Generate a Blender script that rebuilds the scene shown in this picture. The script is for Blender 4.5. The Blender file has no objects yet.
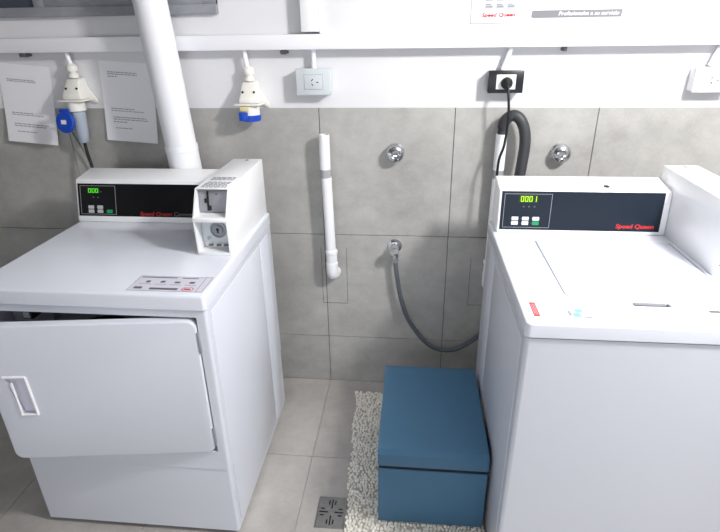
import bpy, bmesh, math, random
from mathutils import Vector, Matrix
random.seed(7)
S = bpy.context.scene
COL = S.collection

# ------------------------------------------------------------------ materials
def lin(c):
    return tuple(((v/255)/12.92 if v/255 <= .04045 else ((v/255+.055)/1.055)**2.4) for v in c)
def mat(name, col, rough=.5, metal=0, coat=0, emit=None, estr=0, noise=None, bump=None, spec=.5, alpha=None):
    """noise=(scale, amount): gentle cloudy variation; bump=(scale, strength)"""
    m = bpy.data.materials.new(name); m.use_nodes = True
    nt = m.node_tree; b = nt.nodes['Principled BSDF']
    c = (*lin(col), 1)
    b.inputs['Base Color'].default_value = c
    b.inputs['Roughness'].default_value = rough; b.inputs['Metallic'].default_value = metal
    b.inputs['Specular IOR Level'].default_value = spec
    if coat:
        b.inputs['Coat Weight'].default_value = coat; b.inputs['Coat Roughness'].default_value = .08
    if emit:
        b.inputs['Emission Color'].default_value = (*lin(emit), 1); b.inputs['Emission Strength'].default_value = estr
    tc = nt.nodes.new('ShaderNodeTexCoord')
    if noise:
        n = nt.nodes.new('ShaderNodeTexNoise'); n.inputs['Scale'].default_value = noise[0]
        n.inputs['Detail'].default_value = 6; n.inputs['Roughness'].default_value = .6
        nt.links.new(tc.outputs['Object'], n.inputs['Vector'])
        r = nt.nodes.new('ShaderNodeValToRGB'); a = noise[1]
        r.color_ramp.elements[0].position = .3; r.color_ramp.elements[1].position = .7
        r.color_ramp.elements[0].color = (*[v*(1-a) for v in c[:3]], 1)
        r.color_ramp.elements[1].color = (*[min(1, v*(1+a)) for v in c[:3]], 1)
        nt.links.new(n.outputs['Fac'], r.inputs['Fac']); nt.links.new(r.outputs['Color'], b.inputs['Base Color'])
    if bump:
        n2 = nt.nodes.new('ShaderNodeTexNoise'); n2.inputs['Scale'].default_value = bump[0]; n2.inputs['Detail'].default_value = 4
        nt.links.new(tc.outputs['Object'], n2.inputs['Vector'])
        bp = nt.nodes.new('ShaderNodeBump'); bp.inputs['Strength'].default_value = bump[1]; bp.inputs['Distance'].default_value = .004
        nt.links.new(n2.outputs['Fac'], bp.inputs['Height']); nt.links.new(bp.outputs['Normal'], b.inputs['Normal'])
    return m
def stone(name, lo, mid, hi, rough, sc):
    """cement-look porcelain tile: broad clouds, sideways streaks and fine speckle"""
    m = bpy.data.materials.new(name); m.use_nodes = True
    nt = m.node_tree; b = nt.nodes['Principled BSDF']; b.inputs['Roughness'].default_value = rough
    tc = nt.nodes.new('ShaderNodeTexCoord')
    def nz(scale, detail, stretch):
        mp = nt.nodes.new('ShaderNodeMapping'); mp.inputs['Scale'].default_value = stretch
        nt.links.new(tc.outputs['Object'], mp.inputs['Vector'])
        n = nt.nodes.new('ShaderNodeTexNoise'); n.inputs['Scale'].default_value = scale
        n.inputs['Detail'].default_value = detail; n.inputs['Roughness'].default_value = .65
        nt.links.new(mp.outputs['Vector'], n.inputs['Vector']); return n
    a = nz(3.6*sc, 8, (1, 1, 1.15)); c = nz(13*sc, 7, (.85, .85, 1.1)); d = nz(120, 2, (1, 1, 1))
    m1 = nt.nodes.new('ShaderNodeMath'); m1.operation = 'MULTIPLY_ADD'; m1.inputs[1].default_value = .32
    nt.links.new(c.outputs['Fac'], m1.inputs[0])
    m0 = nt.nodes.new('ShaderNodeMath'); m0.operation = 'MULTIPLY_ADD'; m0.inputs[1].default_value = .58; m0.inputs[2].default_value = 0
    nt.links.new(a.outputs['Fac'], m0.inputs[0]); nt.links.new(m0.outputs[0], m1.inputs[2])
    m2 = nt.nodes.new('ShaderNodeMath'); m2.operation = 'MULTIPLY_ADD'; m2.inputs[1].default_value = .10
    nt.links.new(d.outputs['Fac'], m2.inputs[0]); nt.links.new(m1.outputs[0], m2.inputs[2])
    r = nt.nodes.new('ShaderNodeValToRGB'); e = r.color_ramp.elements
    e[0].position = .36; e[0].color = (*lin(lo), 1); e[1].position = .66; e[1].color = (*lin(hi), 1)
    k = e.new(.5); k.color = (*lin(mid), 1)
    nt.links.new(m2.outputs[0], r.inputs['Fac']); nt.links.new(r.outputs['Color'], b.inputs['Base Color'])
    return m

M = dict(
    wall_tile=stone('wall_tile', (153, 152, 149), (172, 171, 168), (190, 189, 186), .42, 1),
    floor_tile=stone('floor_tile', (156, 153, 149), (175, 171, 167), (194, 190, 186), .45, .8),
    grout=mat('grout', (84, 84, 84), .9),
    floor_grout=mat('floor_grout', (166, 162, 156), .9),
    plaster=mat('plaster', (226, 226, 229), .8, noise=(2.5, .03), bump=(40, .12)),
    ceiling=mat('ceiling_paint', (176, 176, 176), .9),
    room=mat('room_paint', (132, 132, 134), .9),
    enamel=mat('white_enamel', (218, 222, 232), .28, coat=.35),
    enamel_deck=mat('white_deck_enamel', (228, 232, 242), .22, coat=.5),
    deckring=mat('gasket_grey', (120, 122, 128), .7),
    white_metal=mat('white_painted_metal', (244, 245, 247), .35, coat=.2),
    trunk=mat('white_trunking', (243, 243, 248), .4),
    pvc=mat('white_pvc', (242, 243, 247), .3, coat=.2),
    pvcband=mat('grey_pvc_band', (165, 167, 170), .5),
    duct=mat('white_duct', (240, 241, 246), .42),
    glass_black=mat('black_panel', (9, 10, 13), .16, coat=.3),
    glass_hazed=mat('hazed_black_panel', (24, 34, 47), .38, spec=.3),  # black panel, bluish reflection haze put into its colour
    line_grey=mat('panel_line', (170, 172, 176), .5),
    btn=mat('button_white', (225, 226, 228), .5),
    btn_grey=mat('button_grey', (178, 180, 184), .5),
    btn_green=mat('button_green', (20, 150, 95), .5),
    led=mat('led_green', (60, 200, 40), .4, emit=(110, 225, 60), estr=.9),
    led2=mat('led_lime', (150, 210, 20), .4, emit=(190, 220, 40), estr=.9),
    ledbg=mat('led_glow_back', (18, 48, 14), .3),  # green glow behind the digits put into the backing colour
    red=mat('red_print', (200, 48, 48), .5), red_dim=mat('dim_red_print', (150, 30, 32), .5),
    red_sign=mat('red_sign_print', (190, 20, 45), .6),
    grey_print=mat('grey_print', (95, 97, 102), .6),
    mid_print=mat('mid_grey_print', (140, 142, 148), .6),
    pale_print=mat('pale_grey_print', (186, 188, 194), .6),
    sticker=mat('sticker_film', (214, 212, 226), .35),
    steel=mat('brushed_steel', (150, 150, 150), .38, metal=.9, noise=(60, .1)),
    chrome=mat('chrome', (205, 207, 210), .12, metal=1),
    hinge=mat('hinge_zinc', (176, 178, 182), .4, metal=.7),
    dark=mat('cavity_shade', (22, 22, 25), .8),  # near-black: the darkness of hollows put into the colour
    inner=mat('inner_grey', (150, 154, 164), .6),
    mech=mat('coin_plate_grey', (150, 152, 158), .45, metal=.3),
    black=mat('black_rubber', (16, 17, 19), .55),
    hose=mat('grey_rubber_hose', (66, 69, 74), .5),
    drainhose=mat('dark_hose', (52, 54, 58), .5),
    steelhose=mat('grey_braid', (96, 101, 110), .42, metal=.2, noise=(220, .25)),
    bluebox=mat('blue_paint', (74, 115, 146), .55, spec=.3, noise=(6, .03)),
    bluelip=mat('blue_paint_edge', (74, 122, 158), .4),
    rug=mat('cream_yarn', (240, 237, 229), .95, noise=(30, .15)),
    paper=mat('paper', (243, 243, 248), .7),
    poster=mat('poster_paper', (250, 250, 252), .5),
    board=mat('white_board', (246, 246, 247), .45),
    sign_grey=mat('sign_band', (120, 120, 126), .6),
    sign_white=mat('sign_white', (245, 245, 245), .6),
    winframe=mat('grey_window_paint', (138, 141, 148), .6, noise=(14, .12)),
    winglass=mat('dark_window_glass', (66, 70, 82), .1, coat=.5),
    cream=mat('cream_plastic', (240, 238, 231), .45),
    yellowish=mat('aged_plastic', (228, 214, 160), .5),
    sockblue=mat('socket_blue', (22, 74, 190), .35),
    plugclear=mat('plug_grey', (168, 178, 192), .3),
    outlet=mat('outlet_grey', (206, 213, 217), .4),
    outletw=mat('outlet_white', (238, 240, 241), .4),
    outletblack=mat('outlet_black', (24, 26, 32), .35),
    dirt=mat('blue_print', (120, 165, 195), .5),
    knobdark=mat('dark_clip', (112, 113, 118), .6),
    rugbase=mat('rug_backing', (186, 179, 168), .95, noise=(90, .3)),
)
# ------------------------------------------------------------------ mesh helpers
def merge(dst, src):
    me = bpy.data.meshes.new('t'); src.to_mesh(me); src.free(); dst.from_mesh(me); bpy.data.meshes.remove(me)
def box(bm, x0, x1, y0, y1, z0, z1, bev=0, seg=2, mi=0, M4=None):
    t = bmesh.new(); bmesh.ops.create_cube(t, size=1)
    bmesh.ops.scale(t, vec=(abs(x1-x0), abs(y1-y0), abs(z1-z0)), verts=t.verts)
    bmesh.ops.translate(t, vec=((x0+x1)/2, (y0+y1)/2, (z0+z1)/2), verts=t.verts)
    if bev: bmesh.ops.bevel(t, geom=t.edges[:], offset=bev, segments=seg, profile=.5, affect='EDGES')
    for f in t.faces: f.material_index = mi
    if M4: t.transform(M4)
    merge(bm, t); return bm
def prism(bm, poly, axis, a, b, bev=0, seg=2, mi=0, M4=None):
    """poly of 2-D points extruded along axis: 'x' poly=(y,z), 'y' poly=(x,z), 'z' poly=(x,y)"""
    t = bmesh.new()
    def p3(p, h): return {'x': (h, p[0], p[1]), 'y': (p[0], h, p[1]), 'z': (p[0], p[1], h)}[axis]
    A = [t.verts.new(p3(p, a)) for p in poly]; B = [t.verts.new(p3(p, b)) for p in poly]
    n = len(poly)
    t.faces.new(A); t.faces.new(B[::-1])
    for i in range(n): t.faces.new((A[i], B[i], B[(i+1) % n], A[(i+1) % n]))
    bmesh.ops.recalc_face_normals(t, faces=t.faces)
    if bev: bmesh.ops.bevel(t, geom=t.edges[:], offset=bev, segments=seg, profile=.5, affect='EDGES')
    for f in t.faces: f.material_index = mi
    if M4: t.transform(M4)
    merge(bm, t); return bm
def rrect(x0, x1, y0, y1, r, n=5):
    out = []
    for cx, cy, a0 in ((x1-r, y1-r, 0), (x0+r, y1-r, 90), (x0+r, y0+r, 180), (x1-r, y0+r, 270)):
        for k in range(n+1):
            a = math.radians(a0+90*k/n); out.append((cx+r*math.cos(a), cy+r*math.sin(a)))
    return out
def frame_of(d):
    d = Vector(d).normalized(); u = d.orthogonal().normalized(); v = d.cross(u); return u, v, d
def lathe(bm, prof, o, d, seg=24, mi=0):
    """prof [(radius, height along d)]"""
    t = bmesh.new(); u, v, d = frame_of(d); o = Vector(o); rings = []
    for r, h in prof:
        if r < 1e-6: rings.append([t.verts.new(o+d*h)])
        else: rings.append([t.verts.new(o+d*h+(u*math.cos(2*math.pi*k/seg)+v*math.sin(2*math.pi*k/seg))*r) for k in range(seg)])
    for a, b in zip(rings, rings[1:]):
        for k in range(seg):
            k2 = (k+1) % seg
            if len(a) == 1 and len(b) == 1: continue
            if len(a) == 1: t.faces.new((a[0], b[k], b[k2]))
            elif len(b) == 1: t.faces.new((a[k], a[k2], b[0]))
            else: t.faces.new((a[k], a[k2], b[k2], b[k]))
    if len(rings[0]) > 1: t.faces.new(rings[0][::-1])
    if len(rings[-1]) > 1: t.faces.new(rings[-1])
    bmesh.ops.recalc_face_normals(t, faces=t.faces)
    for f in t.faces: f.material_index = mi
    merge(bm, t); return bm
def spline(P, n=8):
    P = [Vector(p) for p in P]; Q = [P[0]*2-P[1]]+P+[P[-1]*2-P[-2]]; out = []
    for i in range(1, len(Q)-2):
        a, b, c, d = Q[i-1:i+3]
        for k in range(n):
            t = k/n
            out.append(.5*((2*b)+(c-a)*t+(2*a-5*b+4*c-d)*t*t+(3*b-a-3*c+d)*t**3))
    out.append(P[-1]); return out
def tube(bm, P, r, seg=14, smooth=8, mi=0, ribs=None):
    """ribs=(period, depth): corrugation"""
    pts = spline(P, smooth) if smooth else [Vector(p) for p in P]
    if ribs:                                            # resample evenly
        L = [0]
        for a, b in zip(pts, pts[1:]): L.append(L[-1]+(b-a).length)
        n = int(L[-1]/ribs[0]*4); res = []; j = 0
        for k in range(n+1):
            s = L[-1]*k/n
            while j < len(L)-2 and L[j+1] < s: j += 1
            f = (s-L[j])/max(1e-9, L[j+1]-L[j]); res.append(pts[j].lerp(pts[j+1], f))
        pts = res
    t = bmesh.new(); rings = []; u = None
    for i, p in enumerate(pts):
        d = (pts[min(i+1, len(pts)-1)]-pts[max(i-1, 0)]).normalized()
        if u is None: u = d.orthogonal().normalized()
        u = (u-d*u.dot(d)).normalized(); v = d.cross(u)
        rr = r[i*(len(r)-1)//(len(pts)-1)] if isinstance(r, (list, tuple)) else r
        if ribs: rr -= ribs[1]*(1 if i % 4 in (0, 3) else 0)
        rings.append([t.verts.new(p+(u*math.cos(2*math.pi*k/seg)+v*math.sin(2*math.pi*k/seg))*rr) for k in range(seg)])
    for a, b in zip(rings, rings[1:]):
        for k in range(seg): t.faces.new((a[k], a[(k+1) % seg], b[(k+1) % seg], b[k]))
    t.faces.new(rings[0][::-1]); t.faces.new(rings[-1])
    bmesh.ops.recalc_face_normals(t, faces=t.faces)
    for f in t.faces: f.material_index = mi
    merge(bm, t); return bm
def root_of(o):
    while o.parent: o = o.parent
    return o
def obj(name, bm, m, parent=None, sharp=35, label=None):
    me = bpy.data.meshes.new(name)
    if isinstance(bm, bmesh.types.BMesh): bm.to_mesh(me); bm.free()
    else: me = bm; me.name = name
    for x in (m if isinstance(m, (list, tuple)) else [m]): me.materials.append(M[x])
    me.polygons.foreach_set('use_smooth', [True]*len(me.polygons)); me.set_sharp_from_angle(angle=math.radians(sharp))
    o = bpy.data.objects.new(name, me); COL.objects.link(o)
    if parent:
        me.transform(Matrix.Translation(-root_of(parent).location)); o.parent = parent
    else:
        cs = [v.co for v in me.vertices]
        c = Vector(((min(v.x for v in cs)+max(v.x for v in cs))/2, (min(v.y for v in cs)+max(v.y for v in cs))/2, min(v.z for v in cs)))
        me.transform(Matrix.Translation(-c)); o.location = c
    if label: o['label'] = label
    return o
def tag(o, label, cat, group=None):
    o['label'] = label; o['category'] = cat
    if group: o['group'] = group
    return o
def thing(name, label, cat, loc, group=None):
    o = bpy.data.objects.new(name, None); COL.objects.link(o); o.location = loc; o.empty_display_size = .05
    return tag(o, label, cat, group)
def struct(name, bm, m):
    o = obj(name, bm, m); o['kind'] = 'structure'; return o
def cut(bm, cutter):
    """boolean difference of two bmeshes, returned as a new bmesh"""
    ms = []
    for b in (bm, cutter):
        me = bpy.data.meshes.new('c'); b.to_mesh(me); b.free(); o = bpy.data.objects.new('c', me); COL.objects.link(o); ms.append(o)
    md = ms[0].modifiers.new('b', 'BOOLEAN'); md.operation = 'DIFFERENCE'; md.object = ms[1]; md.solver = 'EXACT'
    dg = bpy.context.evaluated_depsgraph_get(); ev = ms[0].evaluated_get(dg)
    me = bpy.data.meshes.new_from_object(ev)
    out = bmesh.new(); out.from_mesh(me); bpy.data.meshes.remove(me)
    for o in ms:
        d = o.data; bpy.data.objects.remove(o); bpy.data.meshes.remove(d)
    return out
def words(text, size, M4, shear=0, bold=0, sx=1, depth=.0004):
    """lettering as a bmesh: text lies in local XY, then M4"""
    cu = bpy.data.curves.new('w', 'FONT'); cu.body = text; cu.size = size; cu.shear = shear; cu.offset = bold; cu.extrude = depth
    cu.resolution_u = 3
    o = bpy.data.objects.new('w', cu); COL.objects.link(o)
    me = bpy.data.meshes.new_from_object(o.evaluated_get(bpy.context.evaluated_depsgraph_get()))
    bm = bmesh.new(); bm.from_mesh(me); bpy.data.meshes.remove(me); bpy.data.objects.remove(o); bpy.data.curves.remove(cu)
    w = max(v.co.x for v in bm.verts)
    bm.transform(M4 @ Matrix.Diagonal((sx/w if sx != 1 else 1, 1, 1, 1)))
    return bm
def wall_frame(x, y, z, rz=0):                         # text/flat frame on a wall facing -Y: local x->X, y->Z, z->-Y
    return Matrix.Translation((x, y, z)) @ Matrix(((1, 0, 0, 0), (0, 0, -1, 0), (0, 1, 0, 0), (0, 0, 0, 1))) @ Matrix.Rotation(rz, 4, 'Z')

# ------------------------------------------------------------------ the room
XL, XR, YF, ZC = -2.2, 2.5, -3.3, 2.62
TW, TX = .5209, -.0095
ROWS = (0, .2472, .7523, 1.2723)
bm = bmesh.new()
box(bm, XL, XR, .004, .12, 0, 1.2723, mi=1)
box(bm, XL, XR, 0, .12, 1.2723, ZC, mi=2)
g = .0013
for k in range(-5, 6):
    a, b = max(XL, TX+k*TW), min(XR, TX+(k+1)*TW)
    if b-a < .02: continue
    for z0, z1 in zip(ROWS, ROWS[1:]):
        box(bm, a+g, b-g, 0, .02, z0+(g if z0 else 0), z1-(g if z1 < 1.27 else 0), bev=.0007, seg=1, mi=0)
for (a, b, z0, z1) in ((-.028, .084, .422, .69), (.612, .73, .434, .655)):   # cut-in service patches round the drain elbows
    for q in ((a, a+.0018, z0, z1), (b-.0018, b, z0, z1), (a, b, z0, z0+.0018)):
        box(bm, q[0], q[1], -.0006, .001, q[2], q[3], mi=1)
struct('wall_back', bm, ['wall_tile', 'grout', 'plaster'])
bm = bmesh.new(); box(bm, XL-.12, XR+.12, YF-.12, .12, -.1, -.003, mi=1)
yg = [0, -.503, -1.024, -1.545, -2.066, -2.587, -3.108, YF]
for k in range(-5, 6):
    a, b = max(XL, TX+k*TW), min(XR, TX+(k+1)*TW)
    if b-a < .02: continue
    for y1, y0 in zip(yg, yg[1:]): box(bm, a+g, b-g, y0+g, y1-g, -.02, 0, bev=.0006, seg=1, mi=0)
struct('floor', bm, ['floor_tile', 'floor_grout'])
struct('ceiling', box(bmesh.new(), XL-.12, XR+.12, YF-.12, .12, ZC, ZC+.1), 'ceiling')
struct('wall_left', box(bmesh.new(), XL-.12, XL, YF, 0, 0, ZC), 'room')
struct('wall_right', box(bmesh.new(), XR, XR+.12, YF, 0, 0, ZC), 'room')
struct('wall_front', box(bmesh.new(), XL-.12, XR+.12, YF-.12, YF, 0, ZC), 'room')

# high window at the left, its grey painted bottom rail just in view
bm = bmesh.new()
box(bm, -1.75, -.362, -.022, 0, 1.604, 1.637, bev=.002)
box(bm, -1.02, -.362, -.018, 0, 1.637, 1.70, bev=.002)
box(bm, -.41, -.362, -.020, 0, 1.637, 2.25, bev=.002); box(bm, -1.75, -1.70, -.020, 0, 1.637, 2.25, bev=.002)
box(bm, -1.75, -.362, -.022, 0, 2.22, 2.27, bev=.002); box(bm, -1.06, -1.02, -.02, 0, 1.637, 2.22, bev=.002)
wf = struct('window_1', bm, 'winframe')
bm = bmesh.new(); box(bm, -1.70, -1.06, -.006, -.001, 1.637, 2.22)
box(bm, -1.02, -.41, -.006, -.001, 1.70, 2.22)
pn = obj('pane', bm, 'winglass'); pn.parent = wf; pn.matrix_parent_inverse = Matrix.Translation(-wf.location)

# ------------------------------------------------------------------ wall fittings
# cable trunking
bm = bmesh.new(); box(bm, XL+.01, XR-.01, -.055, -.001, 1.482, 1.533, bev=.003)
o = obj('cable_trunking', bm, 'trunk'); tag(o, 'long white cable trunking rail running across the whole back wall', 'trunking')
for x, lab, w in ((-1.15, 'dark grey clip under the trunking above the left paper notice', .026), (-.128, 'small grey clip under the trunking between the right blue-capped socket and the grey outlet', .018), (.876, 'small dark clip under the trunking right of the black outlet', .012)):
    bm = bmesh.new(); box(bm, x-w/2, x+w/2, -.028, -.0001, 1.4655, 1.4819, bev=.003); box(bm, x-w*.9, x+w*.9, -.006, -.001, 1.468, 1.478, bev=.001)
    tag(obj('cable_clip', bm, 'knobdark'), lab, 'clip', 'clips under the cable trunking')
# board over the rail, with its edge strip
t = thing('wall_board', 'large plain white board above the trunking rail, with the red and grey printed poster on it', 'board', (.95, -.02, 1.5334))
obj('panel', box(bmesh.new(), .012, 1.95, -.035, -.001, 1.5334, 2.35, bev=.001), 'board', t)
obj('edge_strip', box(bmesh.new(), -.052, .0105, -.05, -.001, 1.54, 2.35, bev=.003), 'white_metal', t)
# poster
py = -.0362
t = thing('poster', 'white printed poster with red lettering and a grey slogan band', 'poster', (.79, py, 1.555))
obj('sheet', box(bmesh.new(), .539, 1.12, py-.0006, py+.0004, 1.555, 1.95), 'poster', t)
bm = bmesh.new()
for q in ((.541, .543, 1.557, 1.948), (.541, 1.118, 1.557, 1.559), (1.1165, 1.118, 1.557, 1.948), (.541, 1.118, 1.9465, 1.948)): box(bm, q[0], q[1], py-.0012, py-.0005, q[2], q[3])
obj('border', bm, 'grey_print', t)
obj('band', prism(bmesh.new(), [(.745, 1.5745), (.752, 1.572), (1.04, 1.572), (1.043, 1.596), (.752, 1.596), (.745, 1.593)], 'y', py-.0014, py-.0004), 'sign_grey', t)
obj('lettering', words('Profesionales a su servicio', .0165, wall_frame(.834, py-.0018, 1.5795), .2, .0002, .198), 'sign_white', t, label='white italic slogan lettering')
obj('lettering', words('Speed Queen', .0165, wall_frame(.579, py-.0012, 1.579), .08, .0005, .112), 'red_sign', t, label='red bold lettering')
for r in range(6):
    for c in range(3):
        x = .586+c*.037; z = 1.604+r*.022; bm = bmesh.new()
        box(bm, x, x+.03, py-.0012, py-.0004, z, z+.016, mi=0); box(bm, x+.004, x+.026, py-.0016, py-.001, z+.003, z+.009, mi=1); box(bm, x+.004, x+.020, py-.0016, py-.001, z+.0115, z+.0135, mi=2)
        obj('machine_picture', bm, ['pale_print', 'mid_print', 'grey_print'], t)
bm = bmesh.new()
for r in range(5): box(bm, .745, .80+.05*(r % 3), py-.0012, py-.0004, 1.626+r*.014, 1.630+r*.014)
obj('small_print', bm, 'mid_print', t)
# two paper notices (their printing is too small to read; rows of little word marks)
def notice(name, lab, cx, z0, w, h, rz, curl, rows):
    t = thing(name, lab, 'paper', (cx, -.002, z0), 'paper notices on the left wall')
    n = 14; me = bmesh.new(); vs = []
    c, s = math.cos(rz), math.sin(rz)
    def P(u, v, off=0):                               # u 0..w, v 0..h from the bottom; the foot of the sheet lifts off the wall
        y = -.0003-curl*(1-v/h)**2-off
        du = u-w/2; dv = v-h
        return (cx+c*du-s*dv, y, z0+h+s*du+c*dv)
    for k in range(n+1):
        v = h*k/n; vs.append([me.verts.new(P(0, v)), me.verts.new(P(w, v)), me.verts.new(P(w, v, -.0004)), me.verts.new(P(0, v, -.0004))])
    for a, b in zip(vs, vs[1:]):
        for i in range(4): me.faces.new((a[i], a[(i+1) % 4], b[(i+1) % 4], b[i]))
    me.faces.new(vs[0]); me.faces.new(vs[-1][::-1]); bmesh.ops.recalc_face_normals(me, faces=me.faces)
    obj('sheet', me, 'paper', t)
    rnd = random.Random(int(cx*100))
    for (v, u0, u1, th) in rows:
        bm = bmesh.new(); u = u0
        while u < u1:
            q = min(u1, u+rnd.uniform(.006, .018))
            a = [P(u, v, .0006), P(q, v, .0006), P(q, v+th, .0006), P(u, v+th, .0006)]
            bm.faces.new([bm.verts.new(p) for p in a]); u = q+.0025
        obj('print_row', bm, 'mid_print', t)
notice('paper_notice', 'white paper notice left of the plugged-in blue-capped socket', -1.178, 1.135, .214, .303, math.radians(-5), .02,
       [(.243, .03, .145, .0032), (.237, .03, .15, .0026), (.115, .03, .12, .003), (.108, .03, .165, .0026), (.072, .035, .18, .003), (.064, .035, .17, .003), (.042, .045, .13, .0026)])
notice('paper_notice', 'white paper notice between the plugged-in socket and the big white pipe', -.757, 1.141, .212, .303, math.radians(-4), .012,
       [(.262, .03, .15, .003), (.255, .03, .15, .003), (.246, .03, .07, .003), (.125, .03, .125, .003), (.117, .03, .165, .0026), (.092, .035, .17, .003), (.084, .035, .18, .003), (.074, .035, .09, .003), (.05, .04, .11, .0026)])

# wall outlets
def slots(t, cx, y, z, s=1):
    for dx, dz, a in ((-.008, .007, 40), (-.008, -.009, -40), (.011, -.001, 90)):
        bm = bmesh.new(); box(bm, -.0014*s, .0014*s, -.001, .001, -.0045*s, .0045*s, M4=Matrix.Translation((cx+dx, y, z+dz)) @ Matrix.Rotation(math.radians(a), 4, 'Y'))
        obj('slot', bm, 'black', t)
def outlet(lab, x0, x1, z0, z1, m, im, rz=0):
    cx, cz = (x0+x1)/2, (z0+z1)/2
    t = thing('wall_outlet', lab, 'outlet', (cx, -.001, z0), 'wall outlets below the trunking')
    obj('back_box', box(bmesh.new(), x0, x1, -.044, -.001, z0, z1, bev=.004), m if m != 'outletblack' else 'mid_print', t)
    obj('cover_plate', box(bmesh.new(), x0-.002, x1+.002, -.052, -.0445, z0-.002, z1+.002, bev=.003), m, t)
    obj('socket_insert', box(bmesh.new(), cx-.034, cx+.034, -.0545, -.0522, cz-.025, cz+.025, bev=.001), im, t)
    if m != 'outletblack':
        bm = bmesh.new()
        for q in ((cx-.035, cx-.034, cz-.026, cz+.026), (cx+.034, cx+.035, cz-.026, cz+.026), (cx-.035, cx+.035, cz-.026, cz-.025), (cx-.035, cx+.035, cz+.025, cz+.026)): box(bm, q[0], q[1], -.0526, -.052, q[2], q[3])
        obj('insert_outline', bm, 'mid_print', t); slots(t, cx+(.004 if m == 'outlet' else 0), -.0548, cz)
    return t
outlet('pale grey double-width wall outlet box with one empty socket, above the thin white drain pipe', -.079, .048, 1.327, 1.416, 'outlet', 'outlet')
outlet('black-framed wall outlet with a dark plug in it', .619, .739, 1.331, 1.404, 'outletblack', 'outletw')
outlet('white wall outlet box at the right edge of the photo', 1.317, 1.44, 1.331, 1.41, 'outletw', 'outletw')
def conduit(lab, p, r=.009):
    o = obj('conduit', tube(bmesh.new(), p, r, 12, 4), 'pvc'); tag(o, lab, 'conduit', 'short conduits below the trunking')
conduit('short white conduit from the trunking down to the pale grey outlet', [(-.016, -.024, 1.481), (-.016, -.024, 1.45), (-.017, -.024, 1.417)])
conduit('short slanting white conduit from the trunking down to the black outlet', [(.69, -.024, 1.481), (.682, -.024, 1.45), (.668, -.024, 1.4075)])
conduit('short white conduit from the trunking down to the outlet at the right edge', [(1.40, -.024, 1.481), (1.385, -.024, 1.45), (1.375, -.024, 1.4125)], .014)
conduit('short white conduit from the trunking down to the socket with a plug in it', [(-.965, -.03, 1.481), (-.963, -.03, 1.46), (-.958, -.03, 1.431)])
conduit('short white conduit from the trunking down to the empty blue-capped socket', [(-.272, -.03, 1.481), (-.270, -.03, 1.45), (-.266, -.03, 1.415)])
# blue-capped industrial sockets
def ind_socket(lab, cx, zt, plugged):
    t = thing('industrial_socket', lab, 'socket', (cx, -.001, zt-.16), 'blue-capped industrial sockets')
    bm = bmesh.new()
    lathe(bm, [(.012, 0), (.019, .001), (.019, .016), (.013, .017), (.013, .024), (.021, .025), (.021, .044), (.016, .048), (.0115, .052)], (cx, -.032, zt-.046), (0, 0, 1), 12)
    obj('cable_gland', bm, 'cream', t)
    bm = bmesh.new()                                   # wedge housing, widening downwards and tipped off the wall
    prism(bm, [(-.001, zt-.046), (-.045, zt-.048), (-.085, zt-.108), (-.082, zt-.122), (-.001, zt-.122)], 'x', cx-.036, cx+.036, bev=.006, seg=2)
    for v in bm.verts:                                 # narrower at the top, slightly skewed to the right below
        k = (zt-.05-v.co.z)/.08; v.co.x = cx+(v.co.x-cx)*(.72+.42*k)+.004*k
    obj('housing', bm, 'cream', t)
    bm = bmesh.new()
    box(bm, cx-.052, cx+.05, -.092, -.001, zt-.129, zt-.1225, bev=.003)
    prism(bm, [(cx+.02, zt-.06), (cx+.064, zt-.132), (cx+.062, zt-.142), (cx+.02, zt-.13)], 'y', -.012, -.002, bev=.002)
    obj('flange', bm, 'cream', t)
    for sx in (-.022, .026):
        bm = bmesh.new(); lathe(bm, [(.0045, 0), (.0045, .003), (0, .0035)], (cx+sx*.9, -.0672, zt-.083), (0, -1, .62), 10); obj('screw', bm, 'black', t)
    bm = bmesh.new()
    if plugged:
        lathe(bm, [(.03, 0), (.033, .002), (.033, .036), (.028, .038), (.028, .002)], (cx-.004, -.052, zt-.167), (0, 0, 1), 24)
        obj('shroud', bm, 'cream', t)
        bm = bmesh.new(); c = Vector((cx-.034, -.097, zt-.203)); d = Vector((-.15, -1, .18)).normalized()
        lathe(bm, [(0, -.006), (.036, -.006), (.041, -.003), (.041, .004), (.037, .008), (0, .009)], c, d, 28)
        box(bm, cx-.055, cx-.015, -.092, -.082, zt-.168, zt-.155, bev=.003)
        cap = obj('cap', bm, 'sockblue', t)
        bm = bmesh.new(); u, v, d2 = frame_of(d)
        p = c+d*.0098; X = Vector((1, -.15, 0)).normalized(); Z = d.cross(X)*-1
        a = [p+X*sx*.012+Z*sz*.008+d*.0002 for sx, sz in ((-1, -1), (1, -1), (1, 1), (-1, 1))]
        bm.faces.new([bm.verts.new(q) for q in a]); obj('cap_label', bm, 'paper', cap)
    else:
        lathe(bm, [(.03, 0), (.034, .002), (.034, .042), (.028, .044), (.028, .002)], (cx, -.052, zt-.174), (0, 0, 1), 24)
        obj('shroud', bm, 'cream', t)
        obj('ageing_band', box(bmesh.new(), cx-.031, cx+.002, -.0885, -.08, zt-.148, zt-.131, bev=.002), 'yellowish', t)
        bm = bmesh.new(); lathe(bm, [(.02, -.006), (.035, -.004), (.0365, .003), (.0365, .016), (.0345, .018)], (cx, -.052, zt-.183), (0, 0, 1), 28)
        box(bm, cx-.036, cx-.002, -.093, -.084, zt-.183, zt-.152, bev=.002)
        obj('cap', bm, 'sockblue', t)
    return t
ind_socket('cream industrial socket with open round blue cap and a plug pushed in from below', -.956, 1.436, True)
ind_socket('cream industrial socket with closed blue cap and no plug, beside the pale grey outlet', -.262, 1.420, False)
t = thing('industrial_plug', 'translucent grey plug hanging from the left industrial socket with a black cable', 'plug', (-.90, -.08, 0))
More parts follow.
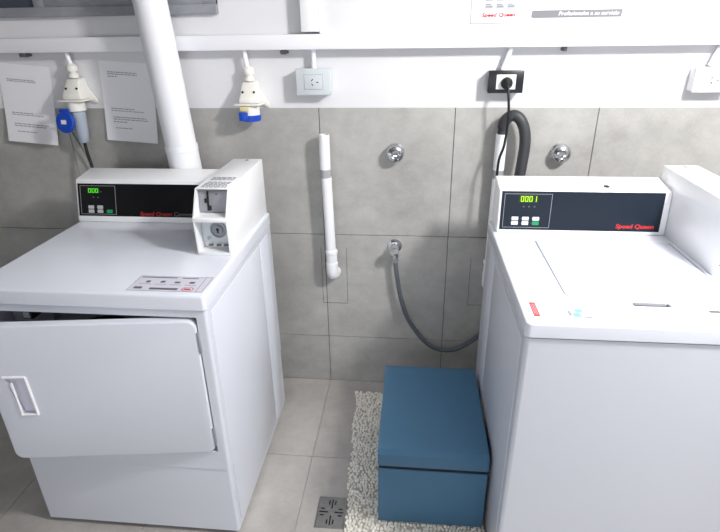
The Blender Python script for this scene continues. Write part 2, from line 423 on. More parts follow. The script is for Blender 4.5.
bm = bmesh.new(); lathe(bm, [(.017, 0), (.020, .004), (.022, .03), (.0245, .05), (.0265, .085), (.027, .118), (.024, .1215)], (-.960, -.052, 1.147), (0, 0, 1), 20); obj('plug_body', bm, 'plugclear', t)
obj('cable', tube(bmesh.new(), [(-.960, -.052, 1.146), (-.957, -.055, 1.11), (-.94, -.072, 1.065), (-.925, -.085, 1.0), (-.90, -.08, .8), (-.86, -.06, .5), (-.84, -.07, .2), (-.83, -.08, .03), (-.80, -.11, .0065), (-.74, -.13, .0065)], .0062, 10), 'black', t)
tag(obj('thin_cord', tube(bmesh.new(), [(-1.02, -.06, 1.235), (-1.008, -.03, 1.16), (-.985, -.02, 1.08), (-.965, -.02, .98), (-.955, -.02, .7), (-.95, -.02, .003)], .0028, 8), 'knobdark'), 'thin dark cord hanging on the wall just left of the black plug cable', 'cord')

# big exhaust duct behind the dryer
t = thing('exhaust_duct', 'thick white pipe rising from behind the dryer past the trunking rail', 'pipe', (-.46, -.125, .08))
pa, pb = Vector((-.521, -.124, 1.073)), Vector((-.5585, -.124, 1.648))
dr = (pb-pa).normalized(); top = pa+dr*((ZC-.002-pa.z)/dr.z); low = pa+dr*((.9-pa.z)/dr.z)
obj('lower_pipe', tube(bmesh.new(), [pa+dr*((z-pa.z)/dr.z) for z in (.22, .6, 1.135)], .0595, 36, 0), 'duct', t)
p1 = pa+dr*((1.152-pa.z)/dr.z)
obj('coupling', lathe(bmesh.new(), [(.0595, -.022), (.0615, -.02), (.0615, .0), (.0605, .002)], p1, dr, 36), 'pvc', t)
obj('upper_pipe', tube(bmesh.new(), [p1+dr*.002, top], .0575, 36, 0), 'duct', t)
# chrome valves
for x, z, lab in ((.288, 1.104, 'round chrome valve knob on the wall above the grey water hose'), (.913, 1.107, 'round chrome valve knob on the wall above the washing machine console')):
    t = thing('wall_valve', lab, 'valve', (x, -.001, z-.04), 'chrome valve knobs on the tiles')
    obj('rosette', lathe(bmesh.new(), [(.036, 0), (.036, .004), (.033, .008), (.0, .009)], (x, -.0005, z), (0, -1, 0), 32), 'chrome', t)
    obj('knob', lathe(bmesh.new(), [(.029, .0085), (.033, .014), (.0355, .024), (.034, .034), (.028, .042), (.016, .046), (.013, .044), (.0, .044)], (x, -.0005, z), (0, -1, 0), 32), 'chrome', t)
    bm = bmesh.new()
    for k in range(3):
        a = math.radians(200+50*k); lathe(bm, [(.004, 0), (.004, .004)], (x+.022*math.cos(a), -.0425, z+.022*math.sin(a)), (0, -1, 0), 8)
    obj('grip_dimple', bm, 'hinge', t)
# angle tap + water hose
t = thing('water_tap', 'small chrome angle tap low on the wall, feeding the grey hose', 'tap', (.291, -.001, .69))
obj('rosette', lathe(bmesh.new(), [(.03, 0), (.03, .003), (.018, .010), (.013, .011)], (.290, -.0005, .708), (0, -1, 0), 24), 'chrome', t)
bm = bmesh.new(); lathe(bm, [(.012, .009), (.012, .02), (.017, .022), (.0185, .034), (.016, .05), (.012, .052)], (.290, -.0005, .708), (0, -1, 0), 20)
lathe(bm, [(.008, .0), (.009, .006), (.0165, .008), (.0165, .024), (.014, .026)], (.290, -.034, .693), (.12, 0, -1), 12); obj('body', bm, 'chrome', t)
bm = bmesh.new(); lathe(bm, [(.012, .052), (.0205, .054), (.0215, .062), (.019, .072), (0, .074)], (.290, -.0005, .708), (0, -1, 0), 8); obj('handle', bm, 'chrome', t)
t = thing('water_hose', 'grey water hose looping from the chrome tap to behind the washing machine', 'hose', (.45, -.04, .22))
obj('tubing', tube(bmesh.new(), [(.2955, -.034, .651), (.299, -.036, .61), (.308, -.037, .55), (.322, -.038, .475), (.352, -.038, .38), (.405, -.039, .295), (.455, -.04, .243), (.505, -.042, .223), (.57, -.05, .235), (.64, -.07, .30), (.70, -.10, .40), (.735, -.16, .50), (.76, -.215, .56)], .0098, 14), 'steelhose', t)
obj('nut', lathe(bmesh.new(), [(.0115, 0), (.0135, .001), (.0135, .014), (.011, .02)], (.2948, -.034, .665), (.06, 0, -1), 6), 'hinge', t)
# drain pipes
def drain(lab, x, zt, ze):
    t = thing('drain_pipe', lab, 'pipe', (x, -.05, ze-.03), 'thin white drain pipes')
    y = -.046; dx = .012 if x < .3 else 0
    def X(z): return x+dx*(zt-z)/(zt-ze)
    bm = bmesh.new()
    lathe(bm, [(.0175, -.06), (.0175, 0), (.021, 0), (.021, -.135), (.0, -.135)][::-1], (X(zt), y, zt), (0, 0, 1), 24); obj('upper_pipe', bm, 'pvc', t)
    obj('band', lathe(bmesh.new(), [(.0195, -.168), (.0195, -.135)], (X(zt), y, zt), (0, 0, 1), 24), 'pvcband', t)
    obj('lower_pipe', tube(bmesh.new(), [(X(zt-.168), y, zt-.168), (X(ze+.09), y, ze+.09)], .0205, 24, 0), 'pvc', t)
    bm = bmesh.new(); xe = X(ze)
    lathe(bm, [(.021, .115), (.025, .113), (.0262, .106), (.025, .099), (.023, .097), (.023, .06), (.0255, .058), (.0255, .048), (.0228, .046)][::-1], (xe, y, ze-.002), (0, 0, 1), 24)
    tube(bm, [(xe, y, ze+.05), (xe, y, ze+.018), (xe+.001, y+.005, ze+.003), (xe+.004, y+.016, ze-.005), (xe+.008, -.001, ze-.006)], .0245, 20, 6)
    obj('elbow', bm, 'pvc', t)
drain('thin white drain pipe on the tiles ending in an elbow between the machines', .014, 1.18, .588)
drain('short white standpipe behind the washing machine with the dark hose hooked into it', .683, 1.184, .56)
t = thing('drain_hose', 'thick dark grey drain hose arching out of the white standpipe', 'hose', (.72, -.05, .6))
obj('tubing', tube(bmesh.new(), [(.683, -.046, 1.13), (.684, -.046, 1.20), (.692, -.05, 1.236), (.718, -.056, 1.252), (.742, -.062, 1.238), (.760, -.066, 1.20), (.766, -.07, 1.15), (.762, -.075, 1.08), (.757, -.085, 1.0), (.768, -.11, .85), (.77, -.16, .72), (.77, -.20, .66)], [.0165]*3+[.0205]*30, 18, 8), 'drainhose', t)
t = thing('power_cord', 'black power cord plugged into the black outlet, hanging behind the washing machine', 'cord', (.68, -.08, .9))
obj('plug', lathe(bmesh.new(), [(.019, 0), (.021, .004), (.020, .014), (.013, .022), (.009, .034), (.0075, .036)], (.681, -.0552, 1.366), (0, -1, -.25), 16), 'black', t)
obj('cable', tube(bmesh.new(), [(.681, -.088, 1.357), (.684, -.10, 1.33), (.690, -.10, 1.28), (.692, -.098, 1.22), (.686, -.10, 1.15), (.672, -.105, 1.10), (.670, -.11, 1.03), (.675, -.12, .95), (.69, -.15, .8), (.7, -.2, .7)], .0048, 10), 'black', t)

# ------------------------------------------------------------------ consoles and coin boxes
SEG = {'0': 'abcdef', '1': 'bc', 'h': 'cefg'}
def digits(bm, txt, u, v, w, h, MF):
    th = h*.13
    for ch in txt:
        if ch == '.': u += w*.1; continue
        R = dict(a=(0, w, h-th, h), g=(0, w, h/2-th/2, h/2+th/2), d=(0, w, 0, th), b=(w-th, w, h/2, h), c=(w-th, w, 0, h/2), f=(0, th, h/2, h), e=(0, th, 0, h/2))
        for s in SEG[ch]:
            a, b, c, d = R[s]; box(bm, u+a, u+b, c+v, d+v, .0008, .0014, M4=MF)
        u += w*1.32
def console(root, x0, x1, yb, zb, yt, zt, yk, zk, pan, spec, m_panel, m_led):
    """sloping control console: face from (yb,zb) up to (yt,zt), top back to (yk,zk)"""
    bm = prism(bmesh.new(), [(yb, zb), (yt, zt), (yk, zk), (yk, zb)], 'x', x0, x1, bev=.006, seg=3)
    con = obj('console', bm, 'white_metal', root)
    v = Vector((0, yt-yb, zt-zb)).normalized(); n = Vector((1, 0, 0)).cross(v)
    MF = Matrix.Translation((0, yb, zb)) @ Matrix(((1, 0, 0, 0), (0, v.y, n.y, 0), (0, v.z, n.z, 0), (0, 0, 0, 1)))
    u0, u1, v0, v1 = pan; W, H = spec['px']; k = spec['kx']; kv = (v1-v0)/H
    U = lambda p: u0+p*k
    V = lambda p: v1-p*kv
    cp = obj('control_panel', box(bmesh.new(), u0, u1, v0, v1, -.0005, .0006, M4=MF), m_panel, con)
    bm = bmesh.new(); a, b, c, d = spec['frame']; t = .0011
    for q in ((U(a), U(b), V(c)-t, V(c)), (U(a), U(b), V(d), V(d)+t), (U(a), U(a)+t, V(d), V(c)), (U(b)-t, U(b), V(d), V(c))): box(bm, *q, .0004, .0009, M4=MF)
    obj('panel_line', bm, 'line_grey', con)
    a, b, c, d = spec['dig']
    obj('display_glow_back', box(bmesh.new(), U(a)-.006, U(b)+.006, V(d)-.004, V(c)+.004, .0004, .0008, M4=MF), 'ledbg', con)
    n_ = len([c_ for c_ in spec['txt'] if c_ != '.']); w = (U(b)-U(a))/(1+1.32*(n_-1))
    bm = bmesh.new(); digits(bm, spec['txt'], U(a), V(d), w, V(c)-V(d), MF)
    obj('display_digits', bm, m_led, con)
    for (p, q) in spec['dots']: obj('indicator_light', box(bmesh.new(), U(p)-.0025, U(p)+.0025, V(q)-.002, V(q)+.002, .0004, .0009, M4=MF), 'grey_print', con)
    for (p, q, gr) in spec['btn']: obj('button_dash', box(bmesh.new(), U(p)-.0165, U(p)-.0125, V(q)-.0006, V(q)+.0006, .0004, .0009, M4=MF), 'grey_print', con)
    for (p, q, gr) in spec['btn']:
        bm = prism(bmesh.new(), rrect(U(p)-.0108, U(p)+.0108, V(q)-.0062, V(q)+.0062, .002, 3), 'z', .0004, .0016, M4=MF)
        bt = obj('button', bm, 'btn_green' if gr else ('btn' if m_led == 'led2' else 'btn_grey'), con)
    for (txt, p, q, wpx, m_, bold) in spec['text']:
        obj('lettering', words(txt, .020, MF @ Matrix.Translation((U(p), V(q), .0012)), .12, bold, wpx*k), m_, con)
    return con, MF
def coin_box(root, xr, yf, z0):
    """coin meter: right side plane xr, foremost y yf, standing on the deck at z0"""
    xl = xr-.109; yk = yf+.430; zt = z0+.203
    prof = [(yf+.004, z0), (yf, z0+.118), (yf+.050, zt-.001), (yk, zt+.003), (yk, z0)]
    bm = prism(bmesh.new(), prof, 'x', xl, xr, bev=.0025, seg=2)
    c = bmesh.new(); w = .0055
    prism(c, [(yf-.03, z0+.124), (yf+.075, z0+.124), (yf+.075, zt-.0035), (yf-.03, zt-.0035)], 'x', xl+w, xr-w)
    box(c, xl+w, xr-w, yf-.03, yf+.055, z0+.010, z0+.110)
    bm = cut(bm, c)
    o = obj('coin_box', bm, 'white_metal', root)
    # upper bay: tilted grey coin plate with slot and reject lever
    R = Matrix.Translation(((xl+xr)/2, yf+.057, z0+.160)) @ Matrix.Rotation(math.radians(-10), 4, 'X')
    obj('coin_plate', box(bmesh.new(), -.0475, .0475, -.002, .002, -.034, .034, bev=.001, M4=R), 'mech', o)
    bm = bmesh.new()
    box(bm, -.022, -.0155, -.0045, -.002, -.030, .031, bev=.001, M4=R)
    box(bm, -.029, -.015, -.0075, -.002, -.006, .008, bev=.002, M4=R)
    box(bm, -.018, -.008, -.006, -.002, -.029, -.014, bev=.002, M4=R); box(bm, .006, .012, -.003, -.002, .020, .023, M4=R)
    obj('coin_slot', bm, 'black', o)
    # lower bay: money drawer face with round lock
    yc = yf+.047; xc = (xl+xr)/2
    obj('drawer_face', box(bmesh.new(), xl+.006, xr-.006, yc, yc+.007, z0+.026, z0+.107, bev=.001), 'outlet', o)
    bm = bmesh.new(); lathe(bm, [(.0265, 0), (.0265, .005), (.022, .006), (.021, .003), (.0155, .003), (.015, .008), (0, .009)], (xc+.006, yc, z0+.070), (0, -1, 0), 28)
    obj('lock', bm, 'mech', o)
    bm = bmesh.new(); box(bm, xc+.0035, xc+.0085, yc-.0098, yc-.0086, z0+.062, z0+.071); lathe(bm, [(.005, 0), (.005, .0008)], (xc+.006, yc-.009, z0+.073), (0, -1, 0), 10); obj('keyhole', bm, 'black', o)
    bm = bmesh.new(); lathe(bm, [(.0065, 0), (.0065, .003), (.003, .0035), (.003, .001), (0, .001)], (xl+.026, yc, z0+.042), (0, -1, 0), 14); obj('screw', bm, 'hinge', o)
    bm = bmesh.new()
    for k in (-.022, .004, .027): box(bm, xc+k-.007, xc+k+.007, yc-.012, yc-.004, z0+.018, z0+.024, bev=.001)
    obj('release_tab', bm, 'knobdark', o)
    # instruction label on the top: rows of small illegible printing
    def ztop(y): return zt-.001+(y-yf-.05)*.004/(.38)
    rnd = random.Random(3)
    for r in range(9):
        bm = bmesh.new()
        y = yf+.060+r*.0135; x = xl+.014+rnd.uniform(0, .006)
        while x < xr-.02:
            q = min(xr-.014, x+rnd.uniform(.006, .016)); z = ztop(y)+.0006
            if r != 5: box(bm, x, q, y, y+.0075, z-.0008, z)
            x = q+.0025
        if r != 5: obj('print_row', bm, 'mid_print', o)
        else: bm.free()
    bm = bmesh.new(); lathe(bm, [(.0065, 0), (.0065, .0006), (0, .0007)], ((xl+xr)/2+.004, yk-.022, zt+.0026), (0, 0, 1), 14); obj('top_hole', bm, 'black', o)
    return o

# ------------------------------------------------------------------ the dryer
DX0, DX1, DY0, DY1 = -.871, -.187, -.8785, -.186
DZ, DL, DS = .9106, .865, .2916
dry = thing('tumble_dryer', 'white coin-operated tumble dryer at the left with its square front door ajar', 'dryer', ((DX0+DX1)/2, (DY0+DY1)/2, 0))
bm = prism(bmesh.new(), rrect(DX0, DX1, DY0, DY1, .010, 4), 'z', DS+.001, DL-.002)
bm = cut(bm, box(bmesh.new(), DX0+.042, DX1-.0305, DY0-.05, DY0+.30, .367, .842))
obj('cabinet', bm, 'enamel', dry)
bm = prism(bmesh.new(), rrect(DX0+.002, DX1-.002, DY0+.002, DY1-.002, .010, 4), 'z', .02, DS-.0015)
obj('base_panel', bm, 'enamel', dry)
bm = prism(bmesh.new(), rrect(DX0+.012, DX1-.012, DY0+.014, DY1-.014, .01, 3), 'z', DS-.0016, DS+.0012); obj('base_seam', bm, 'deckring', dry)
for x in (DX0+.05, DX1-.05):
    for y in (DY0+.05, DY1-.05): obj('foot', lathe(bmesh.new(), [(.022, 0), (.022, .01), (.012, .012), (.012, .021)], (x, y, 0), (0, 0, 1), 16), 'black', dry)
bm = bmesh.new(); prism(bm, rrect(DX0-.002, DX1+.002, DY0-.004, DY1, .012, 4), 'z', DL+.001, DZ)
es = [e for e in bm.edges if all(abs(v.co.z-DZ) < 1e-5 for v in e.verts)]
bmesh.ops.bevel(bm, geom=es, offset=.008, segments=4, profile=.5, affect='EDGES')
obj('top_deck', bm, 'enamel_deck', dry)
# pressed side panels on the right flank
for (ya, yb_) in ((DY0+.028, DY1-.175), (DY1-.165, DY1-.055)):
    bm = prism(bmesh.new(), rrect(ya, yb_, .05, DL-.02, .004, 2), 'x', DX1-.002, DX1+.0014); 
    es = [e for e in bm.edges if all(abs(v.co.x-DX1-.0014) < 1e-5 for v in e.verts)]
    bmesh.ops.bevel(bm, geom=es, offset=.0012, segments=2, profile=.5, affect='EDGES'); obj('side_panel', bm, 'enamel', dry)
# inside of the door opening: bulkhead with drum mouth, lint drawer front, latch
yi = DY0+.09
bm = box(bmesh.new(), DX0+.0425, DX1-.031, yi, yi+.01, .3675, .8415)
c = lathe(bmesh.new(), [(.185, -.05), (.185, .05)], ((DX0+DX1)/2+.01, yi, .60), (0, -1, 0), 48); bm = cut(bm, c)
obj('bulkhead', bm, 'inner', dry)
bm = bmesh.new(); t_ = bmesh.new()
bmesh.ops.create_cone(t_, segments=48, radius1=.19, radius2=.19, depth=.18, cap_ends=True)
t_.faces.ensure_lookup_table()
t_.transform(Matrix.Translation(((DX0+DX1)/2+.01, yi+.105, .60)) @ Matrix.Rotation(math.pi/2, 4, 'X'))
for f in [f for f in t_.faces if f.calc_center_median().y < yi+.03]: t_.faces.remove(f)
merge(bm, t_); obj('drum', bm, 'dark', dry)
obj('lint_drawer', box(bmesh.new(), DX0+.064, DX0+.19, yi-.03, yi-.001, .775, .838, bev=.003), 'inner', dry)
bm = bmesh.new(); box(bm, -.735, -.705, DY0+.012, yi-.001, .810, .840, bev=.002, mi=0); box(bm, -.729, -.711, DY0+.008, DY0+.013, .816, .834, mi=1); obj('latch', bm, ['black', 'inner'], dry)
# the door, hinged on its right edge and a little ajar
ang = math.radians(7.2); HX, HY = -.2235, DY0+.018
MD = Matrix.Translation((HX, HY, 0)) @ Matrix.Rotation(ang, 4, 'Z')          # local -x runs along the door
DW, Z0, Z1 = .603, .3725, .835
bm = prism(bmesh.new(), rrect(-DW, 0, Z0, Z1, .026, 6), 'y', -.026, 0)
es = [e for e in bm.edges if all(abs(v.co.y+.026) < 1e-5 for v in e.verts)]
bmesh.ops.bevel(bm, geom=es, offset=.005, segments=3, profile=.5, affect='EDGES')
c = prism(bmesh.new(), [(-.556, .670), (-.498, .670), (-.494, .541), (-.538, .541)], 'y', -.04, -.012)
bm = cut(bm, c); bm.transform(MD)
door = obj('door', bm, 'enamel', dry)
bm = bmesh.new(); box(bm, -.56, -.05, .001, .03, .42, .80, bev=.012, M4=MD); obj('inner_liner', bm, 'inner', door)
bm = bmesh.new(); zz = -.026                            # moulded pull: raised rim round a sloping pocket
def rim(p, q, r=.0035): tube(bm, [MD @ Vector((p[0], zz-.001, p[1])), MD @ Vector((q[0], zz-.001, q[1]))], r, 8, 0)
rim((-.560, .671), (-.497, .671), .0038); rim((-.497, .671), (-.493, .540), .0038); rim((-.493, .540), (-.538, .540), .0038); rim((-.538, .540), (-.540, .652), .0032)
obj('handle', bm, 'white_metal', door)
bm = bmesh.new(); prism(bm, [(-.537, .5425), (-.4955, .5425), (-.4995, .6685), (-.554, .6685)], 'y', -.0135, -.0122, M4=MD); obj('handle_pocket', bm, 'sticker', door)
for z in (.765, .432):
    bm = bmesh.new(); box(bm, -.0005, .0055, -.0275, -.004, z-.034, z+.034, bev=.0015, M4=MD)
    obj('hinge', bm, 'hinge', door)
spec = dict(px=(112, 34.5), kx=.00393, frame=(2.3, 36.8, 2.2, 32.6), dig=(10.5, 20, 5.2, 9.6), txt='000', dots=[(15, 14.5), (19.6, 14.5), (22.6, 8.6)],
            btn=[(12.3, 25, 0), (21.1, 25, 0), (12.3, 29.4, 0), (21.1, 29.4, 0), (30.3, 29.4, 1)],
            text=[('Speed Queen', 59.8, 33.2, 31, 'red_dim', .0005), ('Commercial', 92.2, 33.2, 30, 'grey_print', .0002)])
console(dry, -.875, -.308, -.331, DZ, -.291, 1.060, DY1+.002, 1.078, (-.867, -.309, .022, .140), spec, 'glass_black', 'led')
coin_box(dry, -.1965, -.616, DZ)
# deck label and its pictograms
zs = DZ+.0004
st = obj('instruction_sticker', prism(bmesh.new(), [(-.412, -.861), (-.198, -.858), (-.198, -.768), (-.412, -.771)], 'z', DZ-.0006, zs), 'sticker', dry)
bm = bmesh.new()
for q in ((-.405, -.30, -.781, -.776), (-.285, -.238, -.782, -.778), (-.352, -.272, -.853, -.842), (-.398, -.375, -.85, -.838), (-.38, -.368, -.812, -.800), (-.338, -.325, -.811, -.799), (-.297, -.281, -.812, -.802), (-.254, -.239, -.812, -.801)): box(bm, q[0], q[1], q[2], q[3], zs-.0003, zs+.0003)
obj('pictograms', bm, 'grey_print', st)
bm = bmesh.new()
for q in ((-.412, -.4105, -.861, -.771), (-.412, -.198, -.8612, -.8598), (-.412, -.198, -.7722, -.7705), (-.1995, -.198, -.861, -.77), (-.218, -.2165, -.861, -.77), (-.395, -.36, -.822, -.820), (-.35, -.315, -.822, -.820), (-.307, -.272, -.823, -.821), (-.262, -.23, -.823, -.821)): box(bm, q[0], q[1], q[2], q[3], zs-.0003, zs+.0003)
obj('fine_lines', bm, 'mid_print', st)
bm = bmesh.new()
for k in range(24):
    a, b = 2*math.pi*k/24, 2*math.pi*(k+1)/24
    P_ = lambda a_, r: bm.verts.new((-.2445+r*1.25*math.cos(a_), -.8455+r*.95*math.sin(a_), zs+.0003))
    bm.faces.new((P_(a, .0115), P_(b, .0115), P_(b, .0135), P_(a, .0135)))
box(bm, -.255, -.236, -.850, -.842, zs-.0002, zs+.0003)
obj('red_symbol', bm, 'red', st)

# ------------------------------------------------------------------ the washing machine
WX0, WX1, WY0, WY1 = .633, 1.293, -.969, -.2525
WZ, WL = .9162, .877
was = thing('washing_machine', 'white coin-operated top-loading washing machine at the right, lid closed', 'washing machine', ((WX0+WX1)/2, (WY0+WY1)/2, 0))
obj('cabinet', prism(bmesh.new(), rrect(WX0, WX1, WY0, WY1, .012, 5), 'z', .02, WL-.004), 'enamel', was)
obj('top_gasket', prism(bmesh.new(), rrect(WX0+.006, WX1-.006, WY0+.007, WY1-.007, .01, 3), 'z', WL-.0042, WL+.0012), 'deckring', was)
for x in (WX0+.05, WX1-.05):
    for y in (WY0+.05, WY1-.05): obj('foot', lathe(bmesh.new(), [(.022, 0), (.022, .01), (.012, .012), (.012, .021)], (x, y, 0), (0, 0, 1), 16), 'black', was)
bm = prism(bmesh.new(), rrect(WX0-.003, WX1+.003, WY0-.004, WY1, .014, 5), 'z', WL+.001, WZ)
es = [e for e in bm.edges if all(abs(v.co.z-WZ) < 1e-5 for v in e.verts)]
bmesh.ops.bevel(bm, geom=es, offset=.006, segments=4, profile=.5, affect='EDGES')
LX0, LX1, LY0, LY1 = .757, 1.168, -.847, -.440
def lidpoly(e, back=0): 
    p = []
    for cx, cy, a0 in ((LX0+.04, LY0+.04, 180), (LX1-.04, LY0+.04, 270)):
        for k in range(7):
            a = math.radians(a0+90*k/6); p.append((cx+(.04+e)*math.cos(a), cy+(.04+e)*math.sin(a)))
    return p+[(LX1+e, LY1+e), (LX0-e, LY1+e)]
c = prism(bmesh.new(), lidpoly(.0036), 'z', WZ-.022, WZ+.03)
bm = cut(bm, c)
bm = cut(bm, box(bmesh.new(), .908, .998, LY0-.024, LY0+.02, WZ-.014, WZ+.03, bev=.004))
obj('top_deck', bm, 'enamel_deck', was)
bm = prism(bmesh.new(), lidpoly(0), 'z', WZ-.0048, WZ+.0012)
es = [e for e in bm.edges if all(abs(v.co.z-WZ-.0012) < 1e-5 for v in e.verts)]
bmesh.ops.bevel(bm, geom=es, offset=.003, segments=3, profile=.5, affect='EDGES')
lid = obj('lid', bm, 'enamel_deck', was)
obj('lid_gap_shade', prism(bmesh.new(), lidpoly(.0033), 'z', WZ-.018, WZ-.005), 'grey_print', was)  # grey filler added so the gap round the lid looks shaded
obj('lid_grip', box(bmesh.new(), .914, .992, LY0-.010, LY0+.004, WZ-.009, WZ-.003, bev=.002), 'deckring', lid)
# flank panel pressings on the left side
for (ya, yb_) in ((WY0+.035, WY1-.21), (WY1-.20, WY1-.07)):
    bm = prism(bmesh.new(), rrect(ya, yb_, .05, WL-.03, .004, 2), 'x', WX0-.0014, WX0+.002)
    es = [e for e in bm.edges if all(abs(v.co.x-WX0+.0014) < 1e-5 for v in e.verts)]
    bmesh.ops.bevel(bm, geom=es, offset=.0012, segments=2, profile=.5, affect='EDGES'); obj('side_panel', bm, 'enamel', was)
spec = dict(px=(164.5, 37.8), kx=.00312, frame=(3.1, 51.7, 2.4, 35.7), dig=(19.8, 36, 4.6, 10), txt='0001', dots=[(23.5, 14.9), (29, 14.9), (34.6, 14.9)],
            btn=[(15.6, 26.7, 0), (26.4, 26.7, 0), (37.2, 26.7, 0), (15.6, 31.2, 0), (26.4, 31.2, 0), (37.2, 31.2, 1)],
            text=[('Speed Queen', 119.5, 34.6, 38.5, 'red', .0005)])
con, MF = console(was, .641, 1.1825, -.374, WZ, -.366, 1.0625, WY1+.002, 1.081, (.650, 1.161, .0125, .1425), spec, 'glass_hazed', 'led2')
sl = Vector((0, WY1+.002+.366, 1.081-1.0625)).normalized(); nn = Vector((0, -sl.z, sl.y))
p = Vector((.987, -.366, 1.0625))+sl*.034+nn*.0008
bm = bmesh.new(); lathe(bm, [(.0095, -.001), (.0095, .0006), (0, .0007)], p, nn, 16); obj('console_hole', bm, 'black', con)
coin_box(was, WX1-.001, -.688, WZ)
zs = WZ+.0004
bm = bmesh.new(); prism(bm, [(.6545, -.938), (.669, -.938), (.669, -.868), (.6545, -.868)], 'z', WZ-.0006, zs, mi=0)
for k in range(3): box(bm, .6578+k*.0035, .6585+k*.0035, -.93, -.876, zs-.0002, zs+.0003, mi=1)
obj('warning_sticker', bm, ['red', 'sticker'], was, label='small red sticker with pale printing')
bm = bmesh.new(); rnd = random.Random(5)
for r in range(5):
    x = .682
    while x < .722: q = x+rnd.uniform(.004, .012); box(bm, x, q, -.932+r*.012, -.929+r*.012, WZ-.0004, zs); x = q+.003
obj('care_print', bm, 'mid_print', was)
bm = bmesh.new()
box(bm, .748, .766, -.936, -.914, WZ-.0004, zs); box(bm, .757, .775, -.912, -.895, WZ-.0004, zs); box(bm, .738, .746, -.930, -.905, WZ-.0004, zs, mi=1); box(bm, .772, .79, -.938, -.93, WZ-.0004, zs, mi=1)
obj('pictograms', bm, ['dirt', 'mid_print'], was)
bm = bmesh.new(); box(bm, 1.052, 1.268, -.945, -.866, WZ-.0006, zs, mi=0)
for q in ((1.052, 1.0535, -.945, -.866), (1.052, 1.268, -.8675, -.866), (1.052, 1.268, -.945, -.9435), (1.075, 1.10, -.893, -.882), (1.12, 1.145, -.893, -.882), (1.165, 1.19, -.893, -.882), (1.21, 1.235, -.893, -.882), (1.09, 1.20, -.928, -.918)): box(bm, *q, zs-.0003, zs+.0003, mi=1)
obj('instruction_sticker', bm, ['sticker', 'grey_print'], was)

# ------------------------------------------------------------------ blue box on its rug, floor drain
RT = .009; BB = .0168                                # top of the rug's backing, top of its yarn loops
BX0, BX1, BY0, BY1, BZ, BL = .2695, .6205, -.7935, -.3225, .323, .265
bx = thing('storage_box', 'blue painted box with a flat lid, standing on the cream rug against the washing machine', 'box', ((BX0+BX1)/2, (BY0+BY1)/2, BB))
obj('body', box(bmesh.new(), BX0+.001, BX1-.001, BY0+.0005, BY1-.002, BB, BL-.013, bev=.003), 'bluebox', bx)
obj('gap_shade', box(bmesh.new(), BX0+.004, BX1-.004, BY0+.0045, BY1-.006, BL-.0135, BL+.0005), 'dark', bx)  # near-black strip stands in for the shade in the lid gap
bm = prism(bmesh.new(), [(BY0, BL), (BY0, BZ-.012), (BY0+.016, BZ), (BY1, BZ), (BY1, BL)], 'x', BX0, BX1, bev=.002)
obj('lid', bm, 'bluebox', bx)
# rug: woven base and chunky yarn loops
ico = bmesh.new(); bmesh.ops.create_icosphere(ico, subdivisions=2, radius=1); ico.verts.ensure_lookup_table()
IV = [v.co.copy() for v in ico.verts]; IFc = [[v.index for v in f.verts] for f in ico.faces]; ico.free()
V_, F_ = [], []
def rl(y): return .126+(-.094-y)*.050+.004*math.sin(y*23)+.002*math.sin(y*83+1)
def rr_(y): return .626+.003*math.sin(y*41)
ys = [-.096-i*.0092 for i in range(106)]
rnd = random.Random(11)
for y in ys:                                            # base sheet rows
    V_ += [(rl(y), y, .0005), (rr_(y), y, .0005), (rr_(y), y, RT-.0008), (rl(y), y, RT-.0008)]
for i in range(len(ys)-1):
    a = i*4; b = a+4
    for k in range(4): F_.append([a+k, a+(k+1) % 4, b+(k+1) % 4, b+k])
F_ += [[0, 1, 2, 3], [len(V_)-1, len(V_)-2, len(V_)-3, len(V_)-4]]
NB = len(F_)
y = -.099; row = 0
while y > -1.065:
    x = rl(y)+(row % 2)*.004
    while x < .625:
        if rnd.random() > .07:
            s = rnd.uniform(.8, 1.2); ax, ay, az = .0048*s, .0066*s, rnd.uniform(.0045, .0085)
            cxx, cyy = x+rnd.uniform(-.003, .003), y+rnd.uniform(-.0028, .0028); czz = RT-.001
            if BX1-.008 < cxx: ax *= .6
            th = rnd.uniform(-.7, .7); co, si = math.cos(th), math.sin(th); n0 = len(V_)
            for v in IV:
                px, py_ = v.x*ax, v.y*ay
                V_.append((cxx+co*px-si*py_, cyy+si*px+co*py_, max(.0006, czz+v.z*az)))
            F_ += [[n0+i for i in f] for f in IFc]
        x += .0112+rnd.uniform(-.0022, .0022)
    y -= .0122; row += 1
me = bpy.data.meshes.new('rug'); me.from_pydata(V_, [], F_); me.update()
for i in range(NB): me.polygons[i].material_index = 1
tag(obj('rug', me, ['rug', 'rugbase'], None, 60), 'cream knotted yarn rug lying under the blue box between the machines', 'rug')
# floor drain
GX0, GX1, GY0, GY1 = .0525, .1545, -.826, -.6965
t = thing('floor_drain', 'square steel floor drain grate beside the rug', 'drain', ((GX0+GX1)/2, (GY0+GY1)/2, 0))
obj('drain_shade', box(bmesh.new(), GX0+.006, GX1-.006, GY0+.006, GY1-.006, .0002, .0008), 'dark', t)  # thin near-black sheet painted as the shaded hollow below the grate
cx, cy = (GX0+GX1)/2, (GY0+GY1)/2; sx, sy = (GX1-GX0)/.11, (GY1-GY0)/.11
c = bmesh.new()
for s in (-1, 1):
    for k, (a, b) in ((-1, (.026, .042)), (0, (.012, .046)), (1, (.026, .042))):
        o_ = k*.0115
        box(c, cx+(o_-.0026)*sx, cx+(o_+.0026)*sx, cy+s*a*sy, cy+s*b*sy, -.01, .02)
        box(c, cx+s*a*sx, cx+s*b*sx, cy+(o_-.0026)*sy, cy+(o_+.0026)*sy, -.01, .02)
bm = cut(box(bmesh.new(), GX0+.004, GX1-.004, GY0+.004, GY1-.004, .001, .0032, bev=.0006, seg=1), c)
obj('grate', bm, 'steel', t)
bm = bmesh.new()
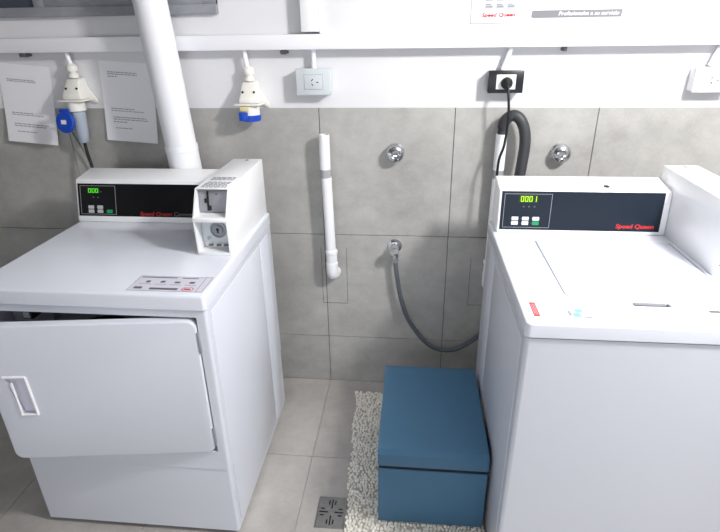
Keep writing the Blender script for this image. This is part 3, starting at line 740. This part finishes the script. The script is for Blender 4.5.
for q in ((GX0, GX1, GY0, GY0+.0036), (GX0, GX1, GY1-.0036, GY1), (GX0, GX0+.0036, GY0, GY1), (GX1-.0036, GX1, GY0, GY1)): box(bm, *q, .0002, .0034, bev=.0005, seg=1)
obj('rim', bm, 'steel', t)

# ------------------------------------------------------------------ light
def area(name, loc, size, sy, power, col, tgt=None):
    l = bpy.data.lights.new(name, 'AREA'); l.shape = 'RECTANGLE'; l.size = size; l.size_y = sy; l.energy = power; l.color = col
    o = bpy.data.objects.new(name, l); COL.objects.link(o); o.location = loc
    if tgt: o.rotation_euler = (Vector(tgt)-Vector(loc)).to_track_quat('-Z', 'Y').to_euler()
    return o
pl = bpy.data.lights.new('hanging_lamp_light', 'POINT'); pl.energy = 184; pl.shadow_soft_size = .11; pl.color = (1, .985, .97)
po = bpy.data.objects.new('hanging_lamp_light', pl); COL.objects.link(po); po.location = (1.48, -1.3, 2.2)
area('front_fill_light', (.1, -3.25, 1.1), 2.4, 1.2, 27, (.93, .96, 1), (.1, 0, .7))  # soft fill added from the front; that wall has no window
w = bpy.data.worlds.new('World'); S.world = w; w.use_nodes = True
w.node_tree.nodes['Background'].inputs['Color'].default_value = (.8, .85, .95, 1); w.node_tree.nodes['Background'].inputs['Strength'].default_value = .2

# ------------------------------------------------------------------ camera (solved from the tile grid and the machines)
yaw, pitch, roll, fpx = .1022, -.4259, -.0158, 525.53
fw0 = Vector((-math.sin(yaw), math.cos(yaw), 0)); rt = Vector((math.cos(yaw), math.sin(yaw), 0)); up0 = Vector((0, 0, 1))
fw = fw0*math.cos(pitch)+up0*math.sin(pitch); up = up0*math.cos(pitch)-fw0*math.sin(pitch)
r2 = rt*math.cos(roll)+up*math.sin(roll); u2 = up*math.cos(roll)-rt*math.sin(roll)
cd = bpy.data.cameras.new('camera'); cam = bpy.data.objects.new('camera', cd); COL.objects.link(cam)
cd.sensor_fit = 'HORIZONTAL'; cd.sensor_width = 36; cd.lens = fpx*36/720; cd.clip_start = .05
mw = Matrix((r2, u2, -fw)).transposed().to_4x4(); mw.translation = (.3529, -2.0679, 1.5515)
cam.matrix_world = mw; S.camera = cam
vs = S.view_settings
vs.view_transform = 'Standard'; vs.look = 'None'; vs.gamma = 1; vs.exposure = -.3; vs.use_curve_mapping = False
S.display_settings.display_device = 'sRGB'
